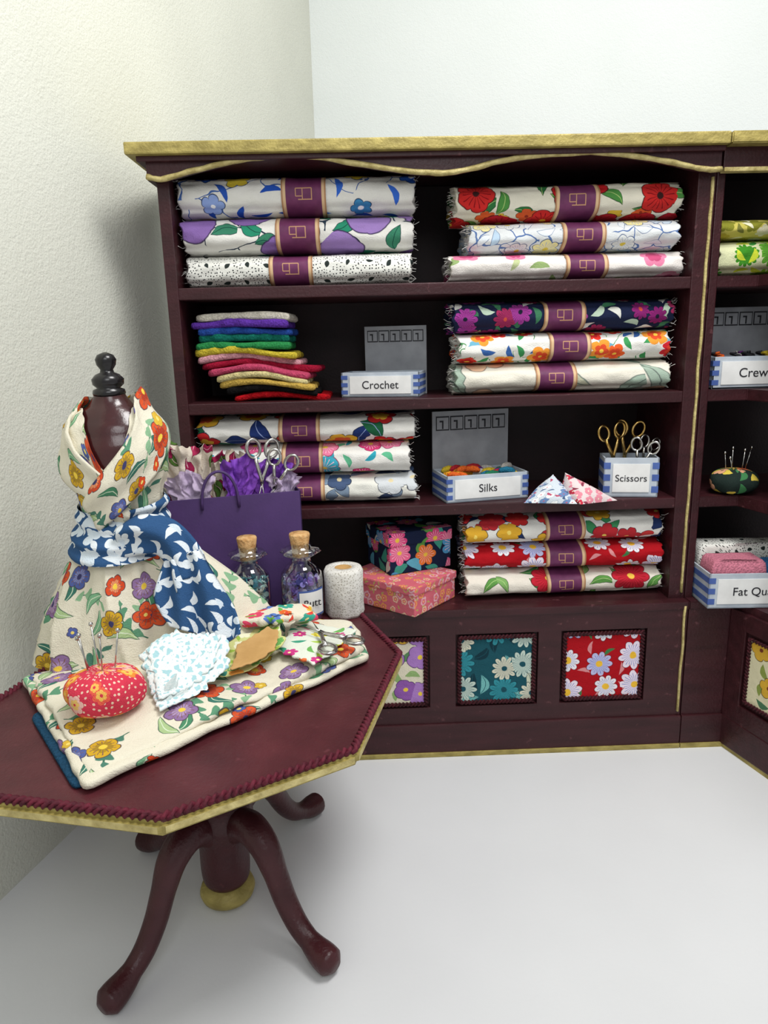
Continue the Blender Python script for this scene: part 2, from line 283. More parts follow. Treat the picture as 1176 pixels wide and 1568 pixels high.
def loft(name,rings,mat,us=None,capA=False,capB=False,vcent=False,M=None,closed=True,uvscale=1):
    n=len(rings[0]); vs=[p for r in rings for p in r]; fs=[];uv=[]
    mid=rings[len(rings)//2]
    arc=[0]
    for j in range(n if closed else n-1): arc.append(arc[-1]+(V(mid[(j+1)%n])-V(mid[j])).length)
    tot=arc[-1]
    if vcent: arc=[a-tot/2 for a in arc]
    if us is None:
        us=[0]
        for i in range(len(rings)-1): us.append(us[-1]+sum(((V(rings[i+1][j])-V(rings[i][j])).length for j in range(0,n,max(1,n//8))))/len(range(0,n,max(1,n//8))))
    for i in range(len(rings)-1):
        for j in range(n if closed else n-1):
            k=(j+1)%n
            fs.append([i*n+j,i*n+k,(i+1)*n+k,(i+1)*n+j])
            uv.append([(us[i]*uvscale,arc[j]*uvscale),(us[i]*uvscale,arc[j+1]*uvscale),(us[i+1]*uvscale,arc[j+1]*uvscale),(us[i+1]*uvscale,arc[j]*uvscale)])
    for flag,i in ((capA,0),(capB,len(rings)-1)):
        if flag:
            c=sum((V(p) for p in rings[i]),V((0,0,0)))/n; ci=len(vs); vs.append(c)
            for j in range(n):
                k=(j+1)%n; fs.append([i*n+j,i*n+k,ci] if i else [i*n+k,i*n+j,ci])
                uv.append([(us[i]*uvscale,arc[j]),(us[i]*uvscale,arc[j+1]),(us[i]*uvscale+.03,arc[j])])
    return mk(name,vs,fs,mat,None,uv,True,M)
def lathe(name,prof,c,mat,n=40,capA=False,capB=False,M=None,wavy=None):
    rings=[]
    for r,z in prof:
        rr=[]
        for j in range(n):
            a=2*math.pi*j/n; q=r
            if wavy and abs(z-wavy[0])<wavy[1]: q=r*(1+wavy[2]*math.cos(8*a))
            rr.append(V((c[0]+q*math.cos(a),c[1]+q*math.sin(a),c[2]+z)))
        rings.append(rr)
    return loft(name,rings,mat,capA=capA,capB=capB,M=M)
def resample(pts,step,closed=False):
    P=[V(p) for p in pts]
    if closed: P=P+[P[0]]
    out=[]; 
    for a,b in zip(P,P[1:]):
        L=(b-a).length; k=max(1,int(round(L/step)))
        out+= [a.lerp(b,i/k) for i in range(k)]
    if not closed: out.append(P[-1])
    return out
def smoothpts(ctrl,per=8):
    P=[V(p) for p in ctrl]; P=[P[0]*2-P[1]]+P+[P[-1]*2-P[-2]]; out=[]
    for i in range(1,len(P)-2):
        for k in range(per):
            t=k/per; a,b,c,d=P[i-1:i+3]
            out.append(.5*((2*b)+(c-a)*t+(2*a-5*b+4*c-d)*t*t+(3*b-a-3*c+d)*t**3))
    out.append(P[-2]); return out
def tube(name,pts,rad,mat,n=8,closed=False,M=None,cap=True,flat=1.0):
    P=[V(p) for p in pts]; N=len(P); rings=[]; up=V((0,0,1)); prev=None
    for i in range(N):
        if closed: d=P[(i+1)%N]-P[i-1]
        else: d=P[min(i+1,N-1)]-P[max(i-1,0)]
        d.normalize()
        if prev is None:
            a=up if abs(d.z)<.9 else V((1,0,0)); s=d.cross(a).normalized()
        else: s=(prev-d*prev.dot(d)).normalized()
        prev=s; u=s.cross(d)
        r=rad(i/(N-1)) if callable(rad) else rad
        rings.append([P[i]+s*math.cos(2*math.pi*j/n)*r+u*math.sin(2*math.pi*j/n)*r*flat for j in range(n)])
    if closed: rings.append(rings[0])
    return loft(name,rings,mat,capA=cap and not closed,capB=cap and not closed,M=M)
def rope(name,pts,r,mat,closed=True,pitch=None):
    pitch=pitch or r*3.2; P=resample(pts,pitch/7,closed); N=len(P)
    vs=[];fs=[]
    for ph in (0,math.pi):
        path=[]
        for i in range(N):
            d=(P[(i+1)%N]-P[i-1]) if closed else (P[min(i+1,N-1)]-P[max(0,i-1)])
            d.normalize(); a=V((0,0,1)) if abs(d.z)<.9 else V((0,1,0)); s=d.cross(a).normalized(); u=s.cross(d)
            th=ph+2*math.pi*i/7
            path.append((P[i]+(s*math.cos(th)+u*math.sin(th))*r*.5,s,u))
        b=len(vs); m=6
        for p,s,u in path:
            for j in range(m):
                a=2*math.pi*j/m; vs.append(p+(s*math.cos(a)+u*math.sin(a))*r*.62)
        for i in range(N if closed else N-1):
            k=(i+1)%N
            for j in range(m): fs.append([b+i*m+j,b+i*m+(j+1)%m,b+k*m+(j+1)%m,b+k*m+j])
    return mk(name,vs,fs,mat)
def pillow(name,poly,z0,th,mat,wob=.003,zf=None,n=96,rnd=.01,M=None,seed=0,puff=0,edge=.0,inner=(.82,.66,.5,.34,.17)):
    P=[V((x,y,0)) for x,y in poly]; per=sum((P[(i+1)%len(P)]-P[i]).length for i in range(len(P)))
    B=resample(P,per/n,True); n=len(B)
    for _ in range(2): B=[(B[i-1]+B[i]*2+B[(i+1)%n])/4 for i in range(n)]
    c=sum(B,V((0,0,0)))/n
    for i in range(n):
        e=noise.noise(V((i*.35,seed*3.3,0)))*edge
        B[i]=B[i]+(B[i]-c).normalized()*e
    prof=[(rnd*1.0,0,1),(.0,.25,1),(0,.65,1),(rnd*.35,.9,1),(rnd*1.1,1,1)]
    rings=[]
    for ins,zz,_ in prof:
        rings.append([(b+(c-b).normalized()*min(ins,(c-b).length*.5),zz,0) for b in B])
    for t in inner:
        rings.append([(c+(b-c)*t,1,1-t) for b in B])
    vs=[];uvv=[]
    for k,r in enumerate(rings):
        for (p,zz,q) in r:
            z=z0+zz*th+(puff*math.sin(q*math.pi/2))+ (zf(p.x,p.y) if zf else 0)+noise.noise(V((p.x*9,p.y*9,seed*5.1)))*wob*(1 if zz>.3 else .2)
            vs.append(V((p.x,p.y,z)))
            ex=(p-c).normalized()*((1-zz)*th); uvv.append((p.x+ex.x+seed*.37,p.y+ex.y+seed*.21))
    fs=[]
    for k in range(len(rings)-1):
        for j in range(n):
            i2=(j+1)%n; fs.append([k*n+j,k*n+i2,(k+1)*n+i2,(k+1)*n+j])
    ci=len(vs); zt=z0+th+puff+(zf(c.x,c.y) if zf else 0)+noise.noise(V((c.x*9,c.y*9,seed*5.1)))*wob; vs.append(V((c.x,c.y,zt))); uvv.append((c.x+seed*.37,c.y+seed*.21))
    k=len(rings)-1
    for j in range(n): fs.append([k*n+j,k*n+(j+1)%n,ci])
    ci=len(vs); vs.append(V((c.x,c.y,z0+(zf(c.x,c.y) if zf else 0)))); uvv.append((c.x,c.y))
    for j in range(n): fs.append([(j+1)%n,j,ci])
    return mk(name,vs,fs,mat,None,[[uvv[i] for i in f] for f in fs],True,M)
def strip(name,pairs,thick,mat,nw=10,M=None,ripple=0):
    rings=[]
    N=len(pairs)
    for i,(a,b) in enumerate(pairs):
        a=V(a);b=V(b); a2,b2=map(V,pairs[min(i+1,N-1)]); a1,b1=map(V,pairs[max(i-1,0)])
        d=((a2+b2)-(a1+b1)).normalized(); w=(b-a); nn=d.cross(w).normalized()
        r=[]
        for k in range(nw+1):
            t=k/nw; r.append(a.lerp(b,t)+nn*(thick*max(0,math.sin(math.pi*t))**.5+ripple*math.sin(t*9+i*.15)))
        for k in range(nw-1,0,-1):
            t=k/nw; r.append(a.lerp(b,t)-nn*thick*.6*max(0,math.sin(math.pi*t))**.5+nn*ripple*math.sin(t*9+i*.15))
        rings.append(r)
    return loft(name,rings,mat,capA=True,capB=True,M=M)
def text(name,s,size,M,mat):
    cu=bpy.data.curves.new(name,'FONT'); cu.body=s; cu.size=size; cu.align_x='CENTER'; cu.align_y='CENTER'; cu.extrude=.0005
    cu.materials.append(mat); o=bpy.data.objects.new(name,cu); COL.objects.link(o)
    o.matrix_world=M@Matrix.Rotation(math.pi/2,4,'X'); return o
def TR(x,y,z,rz=0,rx=0,ry=0):
    return Matrix.Translation((x,y,z))@Matrix.Rotation(rz,4,'Z')@Matrix.Rotation(rx,4,'X')@Matrix.Rotation(ry,4,'Y')

# ------------------------------------------------------------------ room
box('floor',-4,4.5,-5,4,-.05,0,M_fl,0)
wa=math.atan2(.302,1)
Mc=TR(-.24,2.06,0,-wa)
box('wall_left',-.06,0,-7,.06,0,5,M_wl,0,Mc)
box('wall_back',0,5.2,0,.06,0,5,M_wb,0,Mc)

# ------------------------------------------------------------------ cabinet
cab=[]
XL,XR=-.626,1.135; DB=.42
ZS=[1.687,1.317,.947]
cab.append(box('side_left',XL,XL+.038,0,DB,.13,2.065,M_wood))
cab.append(box('side_right',1.077,XR,0,DB,.13,2.065,M_wood))
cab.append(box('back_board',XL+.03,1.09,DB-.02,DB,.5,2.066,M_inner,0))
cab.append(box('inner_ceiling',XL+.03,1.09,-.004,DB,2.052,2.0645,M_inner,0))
for i,z in enumerate(ZS): cab.append(box('shelf_%d'%(i+1),XL+.03,1.085,.004,DB-.01,z-.038,z,M_wood,.004))
cab.append(box('shelf_4',XL-.01,1.136,-.045,DB,.545,.575,M_wood,.005))
cab.append(box('top_gold_board',-.695,1.136,-.075,DB+.02,2.065,2.100,M_gold,.005))
fp=[(-.644,2.008),(-.60,2.0),(-.5,2.022),(-.40,2.042),(-.30,2.055),(-.14,2.055),(.02,2.029),(.18,2.006),(.30,2.004),(.44,2.032),(.60,2.049),(.78,2.048),(.96,2.022),(1.06,2.0),(1.13,1.996)]
fs_=smoothpts([(x,0,z) for x,z in fp],6)
vs=[];fc=[]
for p in fs_:
    for y in(-.035,-.005):
        vs.append((p.x,y,p.z)); vs.append((p.x,y,2.066))
n=len(fs_)
for i in range(n-1):
    a=i*4;b=a+4
    fc+= [[a,b,b+1,a+1],[a+2,a+3,b+3,b+2],[a,a+2,b+2,b]]
fc+=[[0,1,3,2],[(n-1)*4,(n-1)*4+2,(n-1)*4+3,(n-1)*4+1]]
cab.append(mk('frieze_board',vs,fc,M_wood,smooth=False))
cab.append(box('frieze_return',-.644,-.626,-.034,.30,2.0,2.066,M_wood,.002))
cab.append(box('crown_strip',-.668,1.134,-.052,.36,2.050,2.066,M_wood,.003))
wob=lambda i:.0025*noise.noise(V((i*.4,2,0)))
cab.append(tube('frieze_gold_edge',[(p.x,-.038,p.z+.003+wob(i)) for i,p in enumerate(fs_)],lambda t:.0085+.002*noise.noise(V((t*40,0,0))),M_gold2,8))
cab.append(tube('post_gold_line',[(1.122+.004*noise.noise(V((i*.35,0,5))),-.001,1.985-i*.0375) for i in range(38)],lambda t:.0085+.003*noise.noise(V((t*30,1,0))),M_gold2,6,flat=.6))
cab.append(tube('base_gold_line',[(1.122+.003*noise.noise(V((i*.35,0,9))),-.043,.56-i*.0375) for i in range(12)],lambda t:.0075,M_gold2,6,flat=.6))
cab.append(box('base_box',XL,XR,-.02,DB,.0,.55,M_wood,.003))
pan=[(-.485,-.185,'dots'),(-.09,.205,'violet'),(.30,.598,'teal'),(.682,.992,'red')]
zb,zt=.196,.478
xs=[XL]+[v for p in pan for v in p[:2]]+[XR]
for i in range(0,len(xs),2): cab.append(box('stile_%d'%(i//2),xs[i],xs[i+1],-.04,-.018,.12,.548,M_wood,.003))
for i,p in enumerate(pan):
    cab.append(box('rail_top_%d'%i,p[0]-.003,p[1]+.003,-.04,-.018,zt,.548,M_wood,.002))
    cab.append(box('rail_low_%d'%i,p[0]-.003,p[1]+.003,-.04,-.018,.12,zb,M_wood,.002))
    a,b=p[0]+.014,p[1]-.014
    cab.append(box('fabric_panel_%d'%i,a,b,-.035,-.015,zb+.014,zt-.014,F[p[2]],.004,None,(.07*i,.05)))
    cab.append(rope('panel_braid_%d'%i,[(a,-.037,zb+.014),(b,-.037,zb+.014),(b,-.037,zt-.014),(a,-.037,zt-.014)],.0085,M_dred))
cab.append(box('plinth',XL-.008,1.136,-.05,DB,.012,.13,M_wood,.005))
cab.append(box('plinth_gold',XL-.012,1.136,-.056,DB,.0,.018,M_gold,.003))
group('fabric_display_cabinet',cab)
wg=[]
P0=V((1.30,-.04)); dr=V((.28,-.96)).normalized(); P1=P0+dr*.55; nr=V((.96,.28)).normalized()
def foot(off,x0=1.138,y0=-.04):
    return [(x0,DB),(x0,y0+off),(P0.x+.0,y0+off),(P1.x,P1.y),(P1.x+.42*nr.x,P1.y+.42*nr.y),(1.78,DB)]
wg.append(prism('base',foot(.0),0.01,.55,[M_wood]))
wg.append(prism('base_gold',[(1.138,DB-.1),(1.138,-.056),(1.296,-.056),(P1.x-.016,P1.y-.01),(P1.x+.4,P1.y+.1),(1.75,DB-.1)],0,.018,[M_gold]))
wg.append(box('base_plinth',1.138,1.31,-.05,0,.012,.13,M_wood,.004))
wg.append(prism('shelf_low',foot(-.003),.545,.575,[M_wood],bev=.003))
for i,z in enumerate(ZS): wg.append(prism('shelf_%d'%i,foot(.045),z-.038,z,[M_wood],bev=.003))
wg.append(prism('top_gold',foot(-.035,1.14),2.065,2.100,[M_gold],bev=.004))
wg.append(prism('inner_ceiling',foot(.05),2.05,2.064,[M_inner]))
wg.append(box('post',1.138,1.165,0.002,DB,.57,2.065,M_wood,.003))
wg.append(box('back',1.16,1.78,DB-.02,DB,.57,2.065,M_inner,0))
Mw=Matrix.Translation((P0.x,P0.y,0))@Matrix.Rotation(math.atan2(dr.y,dr.x),4,'Z')
wg.append(box('frieze',1.14,1.33,-.03,-.008,2.0,2.066,M_wood,.002))
wg.append(box('frieze_gold',1.14,1.33,-.038,-.006,1.993,2.006,M_gold2,.003))
wg.append(box('wing_frieze',0.0,.55,0,.03,2.0,2.066,M_wood,.002,Mw))
wg.append(box('wing_end_panel',.515,.55,0,.42,.57,2.066,M_wood,.002,Mw))
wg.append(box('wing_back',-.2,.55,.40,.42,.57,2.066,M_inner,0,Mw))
wg.append(box('wing_plinth',.0,.55,-.014,.05,.015,.13,M_wood,.004,Mw))
wg.append(box('wing_stile',.0,.075,-.012,.03,.12,.548,M_wood,.003,Mw))
wg.append(box('wing_stile_far',.375,.55,-.012,.03,.12,.548,M_wood,.003,Mw))
wg.append(box('wing_rail',.07,.38,-.012,.03,.483,.548,M_wood,.003,Mw))
wg.append(box('wing_rail_low',.07,.38,-.012,.03,.12,.201,M_wood,.003,Mw))
wg.append(box('wing_panel',.09,.36,-.004,.02,.22,.465,F['rpanel'],.004,Mw))
q=[Mw@V(c) for c in((.092,-.006,.222),(.358,-.006,.222),(.358,-.006,.463),(.092,-.006,.463))]
wg.append(rope('wing_braid',q,.008,M_dred))
group('corner_display_cabinet',wg)

# ------------------------------------------------------------------ bolts
def bolt(x0,x1,z0,h,mat,bc,bw=.142,y0=.035,depth=.26,seed=0,uo=0):
    parts=[]; nt=56; e=2.45; yc=y0+depth/2; zc=z0+h/2; xc=(x0+x1)/2
    rr=random.Random(seed*13+1); rz=rr.uniform(-.035,.035)
    def sect(x,s=1,g=1.0):
        r=[]
        bandd=math.exp(-((x-bc)/.10)**2)
        for j in range(nt):
            th=2*math.pi*j/nt
            c,s_=math.cos(th),math.sin(th)
            nz=1+.07*noise.noise(V((x*5,math.cos(th)*1.3+seed,math.sin(th)*1.3)))+.045*noise.noise(V((x*20,c*3,s_*3+seed)))*(1-bandd)
            nz-=.035*bandd
            gr=1-.09*math.exp(-((th-math.pi*1.20)/.10)**2)-.06*math.exp(-((th-math.pi*.83)/.08)**2)
            y=depth/2*math.copysign(abs(c)**(2/e),c)*s*nz*(gr if g else 1)
            z=h/2*math.copysign(abs(s_)**(2/e),s_)*s*(1+(nz-1)*.8)
            if s<1: z*=1.02
            r.append(V((x,yc+y+rz*(x-xc),zc+z)))
        return r
    N=64; rings=[];us=[]
    def add(x,s): rings.append(sect(x,s)); us.append(x+seed*.613+uo)
    ends=((.12,.014),(.24,.002),(.36,.016),(.48,.003),(.6,.015),(.7,.002),(.8,.012),(.88,.001),(.94,.006),(.985,.001))
    for s,dx in ends: add(x0+dx,s)
    for i in range(N+1): add(x0+.006+(x1-x0-.012)*i/N,1)
    for s,dx in reversed(ends): add(x1-dx,s)
    for r in rings:
        for p in r:
            for xe in(x0,x1):
                d=abs(p.x-xe)
                if d<.03: p.x+=.014*noise.noise(V((p.y*26,p.z*55,seed+xe)))
    parts.append(loft('folded_cloth',rings,mat,us,True,True,True))
    b0=bc-bw/2; rg=[];us=[]
    for i in range(13):
        x=b0+bw*i/12
        r=sect(x,1,0)
        rg.append([V((p.x,yc+(p.y-yc)*1.03,zc+(p.z-zc)*1.03)) for p in r]); us.append((x-bc)*.145/bw)
    parts.append(loft('belly_band',rg,M_band,us,False,False,True))
    vs=[];fs=[]
    for k in range(36):
        xe,sg=((x0,-1),(x1,1))[k%2]
        p=V((xe-sg*.006,y0+.015+rr.random()*.08,zc+(rr.random()-.5)*h*.85)); L=.008+rr.random()*.02
        q=[p+V((sg*L*t,-.01*t*rr.uniform(-1,1),(rr.uniform(-1,1)*.012)*t*t)) for t in (0,.5,1)]
        for a,b in zip(q,q[1:]):
            i0=len(vs)
            for c in(a,b): vs+= [c+V((0,0,.0007)),c+V((0,-.0007,-.0005)),c+V((0,.0007,-.0005))]
            for j in range(3): fs.append([i0+j,i0+(j+1)%3,i0+3+(j+1)%3,i0+3+j])
    parts.append(mk('threads',vs,fs,M_thread))
    return group('fabric_bolt',parts,V(((x0+x1)/2,yc,z0)))
def stack(z,rows):
    for i,(x0,x1,h,m,bc) in enumerate(rows):
        stack.k+=1; bolt(x0,x1,z,h,F[m],bc,seed=stack.k); z+=h
stack.k=0
stack(1.688,[(-.57,.165,.105,'dots',-.228),(-.572,.173,.115,'lilac',-.20),(-.578,.18,.124,'blueleaf',-.175)])
stack(1.688,[(.295,1.068,.09,'rose',.745),(.355,1.04,.1,'outline',.732),(.31,1.045,.116,'poppy',.705)])
stack(1.318,[(.31,1.045,.103,'lily',.655),(.32,1.045,.102,'orange',.70),(.30,1.05,.104,'purple',.677)])
stack(.948,[(-.56,.17,.104,'slate',-.22),(-.56,.15,.112,'pinkteal',-.222),(-.575,.17,.098,'navy',-.228)])
stack(.576,[(.35,1.07,.1,'redf',.715),(.345,1.06,.1,'red',.71),(.345,1.06,.108,'multi',.705)])
stack(1.688,[(1.18,1.62,.118,'green',1.52),(1.18,1.62,.065,'yellow',1.52)])

# ------------------------------------------------------------------ felt stack
fc=['#b3121c','#151314','#c9a750','#d6c890','#c04868','#9c1834','#dca0aa','#cdb83c','#2f8a4c','#146a5c','#2a4fa0','#6238a4','#dcd5c6']
pts=[]; z=1.318
for i,c in enumerate(fc):
    th=.0215 if i<7 else .0235
    if i<7: x0,x1=-.44+.015*R.uniform(-1,1)-i*.02,-.15-.012*i*.8+R.uniform(-.012,.012)
    else: x0,x1=-.555+R.uniform(-.012,.012),-.235+R.uniform(-.015,.015)
    if i==0: x1=-.125
    if i==5: x1=-.15
    rot=R.uniform(-.15,.15)
    amp=.018*(1-abs(i-4)/9) if i<8 else .004
    zf=(lambda a,xx0: (lambda x,y: a*math.sin((x-xx0)*13-.5)))(amp,x0-.03)
    pts.append(pillow('felt_sheet_%d'%i,[(x0,.05),(x1,.04+rot*.2),(x1+.005,.27),(x0,.27)],z,th,felt('felt_%d'%i,c),.010,zf,rnd=.008,seed=i,edge=.014))
    z+=th*.985
group('felt_stack',pts)

# ------------------------------------------------------------------ label trays
def tray(name,M,w,d,hf,bw,hb,label,tsize,extra=None,bx=0,tx=0):
    p=[]; t=.006
    p.append(box('bottom',-w/2,w/2,0,d,0,t,M_trayc,.001,M))
    p.append(box('front',-w/2,w/2,0,t,0,hf,M_trayc,.001,M))
    p.append(box('back',-w/2,w/2,d-t,d,0,hf,M_trayc,.001,M))
    p.append(box('left',-w/2,-w/2+t,0,d,0,hf,M_trayc,.001,M))
    p.append(box('right',w/2-t,w/2,0,d,0,hf,M_trayc,.001,M))
    st=hf/5.2
    for s in(-1,1):
        for k in range(3):
            zc=hf*(.2+.3*k)
            a,b=(s*(w/2-.022),s*(w/2+.0005)); a,b=min(a,b),max(a,b)
            p.append(box('stripe',a,b,-.0012,.001,zc-st*.42,zc+st*.42,M_blue,0,M))
            xs_=s*(w/2); p.append(box('side_stripe',xs_-.0012,xs_+.0012,0,d,zc-st*.42,zc+st*.42,M_blue,0,M))
    p.append(box('label',-w/2+.03,w/2-.03,-.003,.0,hf*.13,hf*.85,M_white,.0005,M))
    p.append(text('label_text',label,tsize,M@Matrix.Translation((tx,-.0036,hf*.48)),M_ink))
    if hb:
        p.append(box('backboard',bx-bw/2,bx+bw/2,d-.004,d+.003,0,hb,M_card,.001,M))
        n=5; cw=bw*.92/n
        for k in range(n):
            cx=bx-bw*.46+cw*(k+.5)
            p.append(box('icon_frame',cx-cw*.46,cx+cw*.46,d-.0055,d-.003,hb*.77,hb*.94,M_ink,0,M))
            p.append(box('icon_inner',cx-cw*.40,cx+cw*.40,d-.0065,d-.003,hb*.785,hb*.925,M_card,0,M))
            p.append(box('icon_mark',cx-cw*.05,cx+cw*.05,d-.0075,d-.003,hb*.79,hb*.88,M_ink,0,M))
            p.append(box('icon_mark_b',cx-cw*.22,cx+cw*.05,d-.0075,d-.003,hb*.87,hb*.89,M_ink,0,M))
    if extra: p+=extra(M,w,d,hf)
    return group(name,p,M.translation)
skc=[felt('silk_%d'%i,c) for i,c in enumerate(['#e8a02c','#e8c83c','#c8303c','#e86a2c','#2c7c9c','#dfdad2','#2f7f5c','#7a3c8c'])]
def skeins(M,w,d,hf,n=26):
    rr=random.Random(4); out=[]
    for k in range(n):
        x=-w/2+.03+(w-.06)*k/n; y=.03+(d-.06)*rr.random(); a=rr.uniform(-.9,.9); L=.032
        z=hf*.8+rr.random()*.02
        pp=[(x+L*math.cos(a)*t,y+L*math.sin(a)*t*.6,z+.008*(1-t*t)) for t in(-1,-.6,0,.6,1)]
        pp=[(min(max(q[0],-w/2+.015),w/2-.015),min(max(q[1],.015),d-.015),q[2]) for q in pp]
        ci=(0,3,1,0,3,2)[k%6] if k<n*.45 else (5,4,6,1,5,2,7)[k%7]
        out.append(tube('skein',pp,lambda t:.006+.006*max(0,math.sin(math.pi*t))**.4,skc[ci],8,M=M))
    return out
def yarns(M,w,d,hf):
    rr=random.Random(9); out=[]
    for k in range(12):
        x=-w/2+.04+(w-.08)*rr.random(); y=.03+(d-.06)*rr.random()
        pp=[(x+.02*math.cos(t*2.2)*(1-t*.05),y+.015*math.sin(t*2.2),hf*.85+.006*t) for t in [i*.6 for i in range(9)]]
        out.append(tube('yarn',pp,.005,skc[(k*3+4)%len(skc)] if k%2 else M_ink,6,M=M))
    return out
tray('crochet_box',TR(.055,.085,1.318,-.22),.275,.15,.084,.225,.24,'Crochet',.038,None,.03)
tray('silks_box',TR(.425,.045,.948,.2),.305,.17,.095,.295,.305,'Silks',.040,skeins,-.005)
tray('crewel_box',TR(1.345,.035,1.318,0),.31,.15,.108,.28,.275,'Crewel',.044,yarns,.02)

def scissors(name,M,s,mat,open_=.25):
    out=[]
    for sg in(-1,1):
        A=M@Matrix.Rotation(sg*open_,4,'Y')
        ring=[(sg*s*.05+math.cos(2*math.pi*i/24)*s*.12,.001*sg,s*.62+math.sin(2*math.pi*i/24)*s*.16) for i in range(24)]
        out.append(tube('handle_ring',ring,s*.03,mat,8,True,M=A))
        out.append(tube('shank',[(sg*s*.04,.001*sg,s*.47),(sg*s*.03,.001*sg,s*.3),(0,.001*sg,s*.1),(-sg*.0,.001*sg,0)],lambda t:s*.035+s*.014*math.sin(t*9),mat,8,M=A))
        out.append(tube('blade',[(0,.001*sg,s*.02),(0,.001*sg,-s*.25),(0,.001*sg,-s*.55)],lambda t:s*.04*(1-t*.93),mat,6,M=A,flat=.35))
    out.append(tube('pivot',[(0,-.006,0),(0,.006,0)],s*.03,mat,10,M=M))
    return out
def scis(M,w,d,hf):
    o=[]
    o+=scissors('a',M@TR(-.055,.05,.125,.5,0,-.12),.175,M_gm,.24)
    o+=scissors('b',M@TR(-.01,.09,.13,.2,.1,.10),.175,M_gm,.22)
    o+=scissors('c',M@TR(.03,.035,.095,-.3,.05,.22),.145,M_sm,.25)
    o+=scissors('d',M@TR(.055,.09,.10,.4,0,.3),.14,M_sm,.2)
    return o
tray('scissors_box',TR(.927,.03,.948,-.18),.185,.12,.14,0,0,'Scissors',.034,scis)
def fq(M,w,d,hf):
    o=[]
    cs=[felt('fq_pink','#d88498'),felt('fq_blue','#4688c8'),F['dots']]
    o.append(pillow('fat_quarter_a',[(-w/2+.012,.012),(-w/2+.2,.012),(-w/2+.2,.12),(-w/2+.012,.12)],hf*.5,.105,cs[0],M=M,rnd=.015))
    o.append(pillow('fat_quarter_b',[(-w/2+.205,.012),(w/2-.012,.012),(w/2-.012,.12),(-w/2+.205,.12)],hf*.5,.085,cs[1],M=M,rnd=.015))
    o.append(pillow('fat_quarter_c',[(-w/2+.012,.13),(w/2-.012,.13),(w/2-.012,.22),(-w/2+.012,.22)],hf*.5,.13,cs[2],M=M,rnd=.015))
    return o
tray('fat_quarters_box',TR(1.375,-.125,.576,-.05),.42,.24,.125,0,0,'Fat Quarters',.042,fq,0,-.02)

def pincushion(name,c,rx,ry,h,mat,pins,metal=M_sm):
    rings=[];n=48
    for i in range(1,20):
        ph=-math.pi/2+math.pi*i/20
        r=[]
        for j in range(n):
            a=2*math.pi*j/n
            k=1+.05*math.cos(6*a)*abs(math.cos(ph))+.09*noise.noise(V((math.cos(a)*1.6,math.sin(a)*1.6,ph+c[0]*9)))
            r.append(V((c[0]+rx*math.cos(a)*max(.05,math.cos(ph))**.62*k,c[1]+ry*math.sin(a)*max(.05,math.cos(ph))**.62*k,c[2]+h/2+h/2*math.sin(ph))))
        rings.append(r)
    p=[loft('cushion',rings,mat,capA=True,capB=True)]
    for (dx,dy,L,lx,ly) in pins:
        b=V((c[0]+dx,c[1]+dy,c[2]+h*.8)); t=b+V((lx,ly,L))
        p.append(tube('pin',[b,t],.0018,metal,6))
        hd=[(.0005,-.005),(.004,-.003),(.005,0),(.004,.004),(.0005,.0055)]
        p.append(lathe('pin_head',hd,t,metal,10))
    return group(name,p,V(c))
pincushion('pincushion',(1.305,.05,.948),.085,.07,.088,F['orangepin'],[(-.03,0,.075,-.01,0),(-.005,.01,.09,-.002,0),(.02,-.01,.085,.006,0),(.04,.01,.09,.02,0),(-.015,-.02,.06,-.015,0)])

def sachet(name,A,B,C,top,mat):
    A,B,C,Tp=map(V,(A,B,C,top)); N=14; vs=[];fs=[];uv=[]
    cen=(A+B+C+Tp)/4
    for fi,(p,q,r) in enumerate(((A,B,Tp),(B,C,Tp),(C,A,Tp),(A,C,B))):
        b=len(vs); idx={}
        for i in range(N+1):
            for j in range(N+1-i):
                u=i/N;v=j/N;w=1-u-v
                P=p*w+q*u+r*v; nn=(q-p).cross(r-p).normalized()
                if nn.dot(P-cen)<0: nn=-nn
                P=P+nn*(max(0.0,27*u*v*w)**.7*.018*(0 if fi==3 else 1))
                idx[i,j]=len(vs); vs.append(P); uv.append(((q-p).length*u+b*.01,(r-p).length*v))
        for i in range(N):
            for j in range(N-i):
                fs.append([idx[i,j],idx[i+1,j],idx[i,j+1]])
                if j<N-i-1: fs.append([idx[i+1,j],idx[i+1,j+1],idx[i,j+1]])
    return mk(name,vs,fs,mat,None,[[uv[i] for i in f] for f in fs])
sachet('lavender_sachet',(.54,-.015,.949),(.715,-.055,.949),(.66,.10,.949),(.655,.045,1.035),F['bluesach'])
sachet('lavender_sachet',(.722,-.065,.949),(.865,-.02,.949),(.70,.09,.949),(.69,.02,1.045),F['pinksach'])

def gbox(name,cx,cy,z,ex,ey,rz,h,mat,lid=.035):
    M=TR(cx,cy,z,rz); g=.005
    p=[box('box_base',-ex/2+g,ex/2-g,-ey/2+g,ey/2-g,0,h-lid*.5,mat,.004,M),
       box('box_lid',-ex/2,ex/2,-ey/2,ey/2,h-lid,h,mat,.006,M,(.13,.2))]
    return group(name,p,V((cx,cy,z)))
Fp=V((.150,-.115)); e1=V((math.cos(.86),math.sin(.86))); e2=V((-math.sin(.86),math.cos(.86)))
c=Fp+e1*.13+e2*.16
gbox('covered_gift_box',c.x,c.y,.576,.26,.32,.86,.105,F['pinkbox'],.03)
e1=V((math.cos(.40),math.sin(.40))); e2=V((-math.sin(.40),math.cos(.40)))
c=V((.07,.03))+e1*.13+e2*.105
gbox('covered_gift_box',c.x,c.y,.682,.26,.21,.40,.155,F['navybox'],.05)

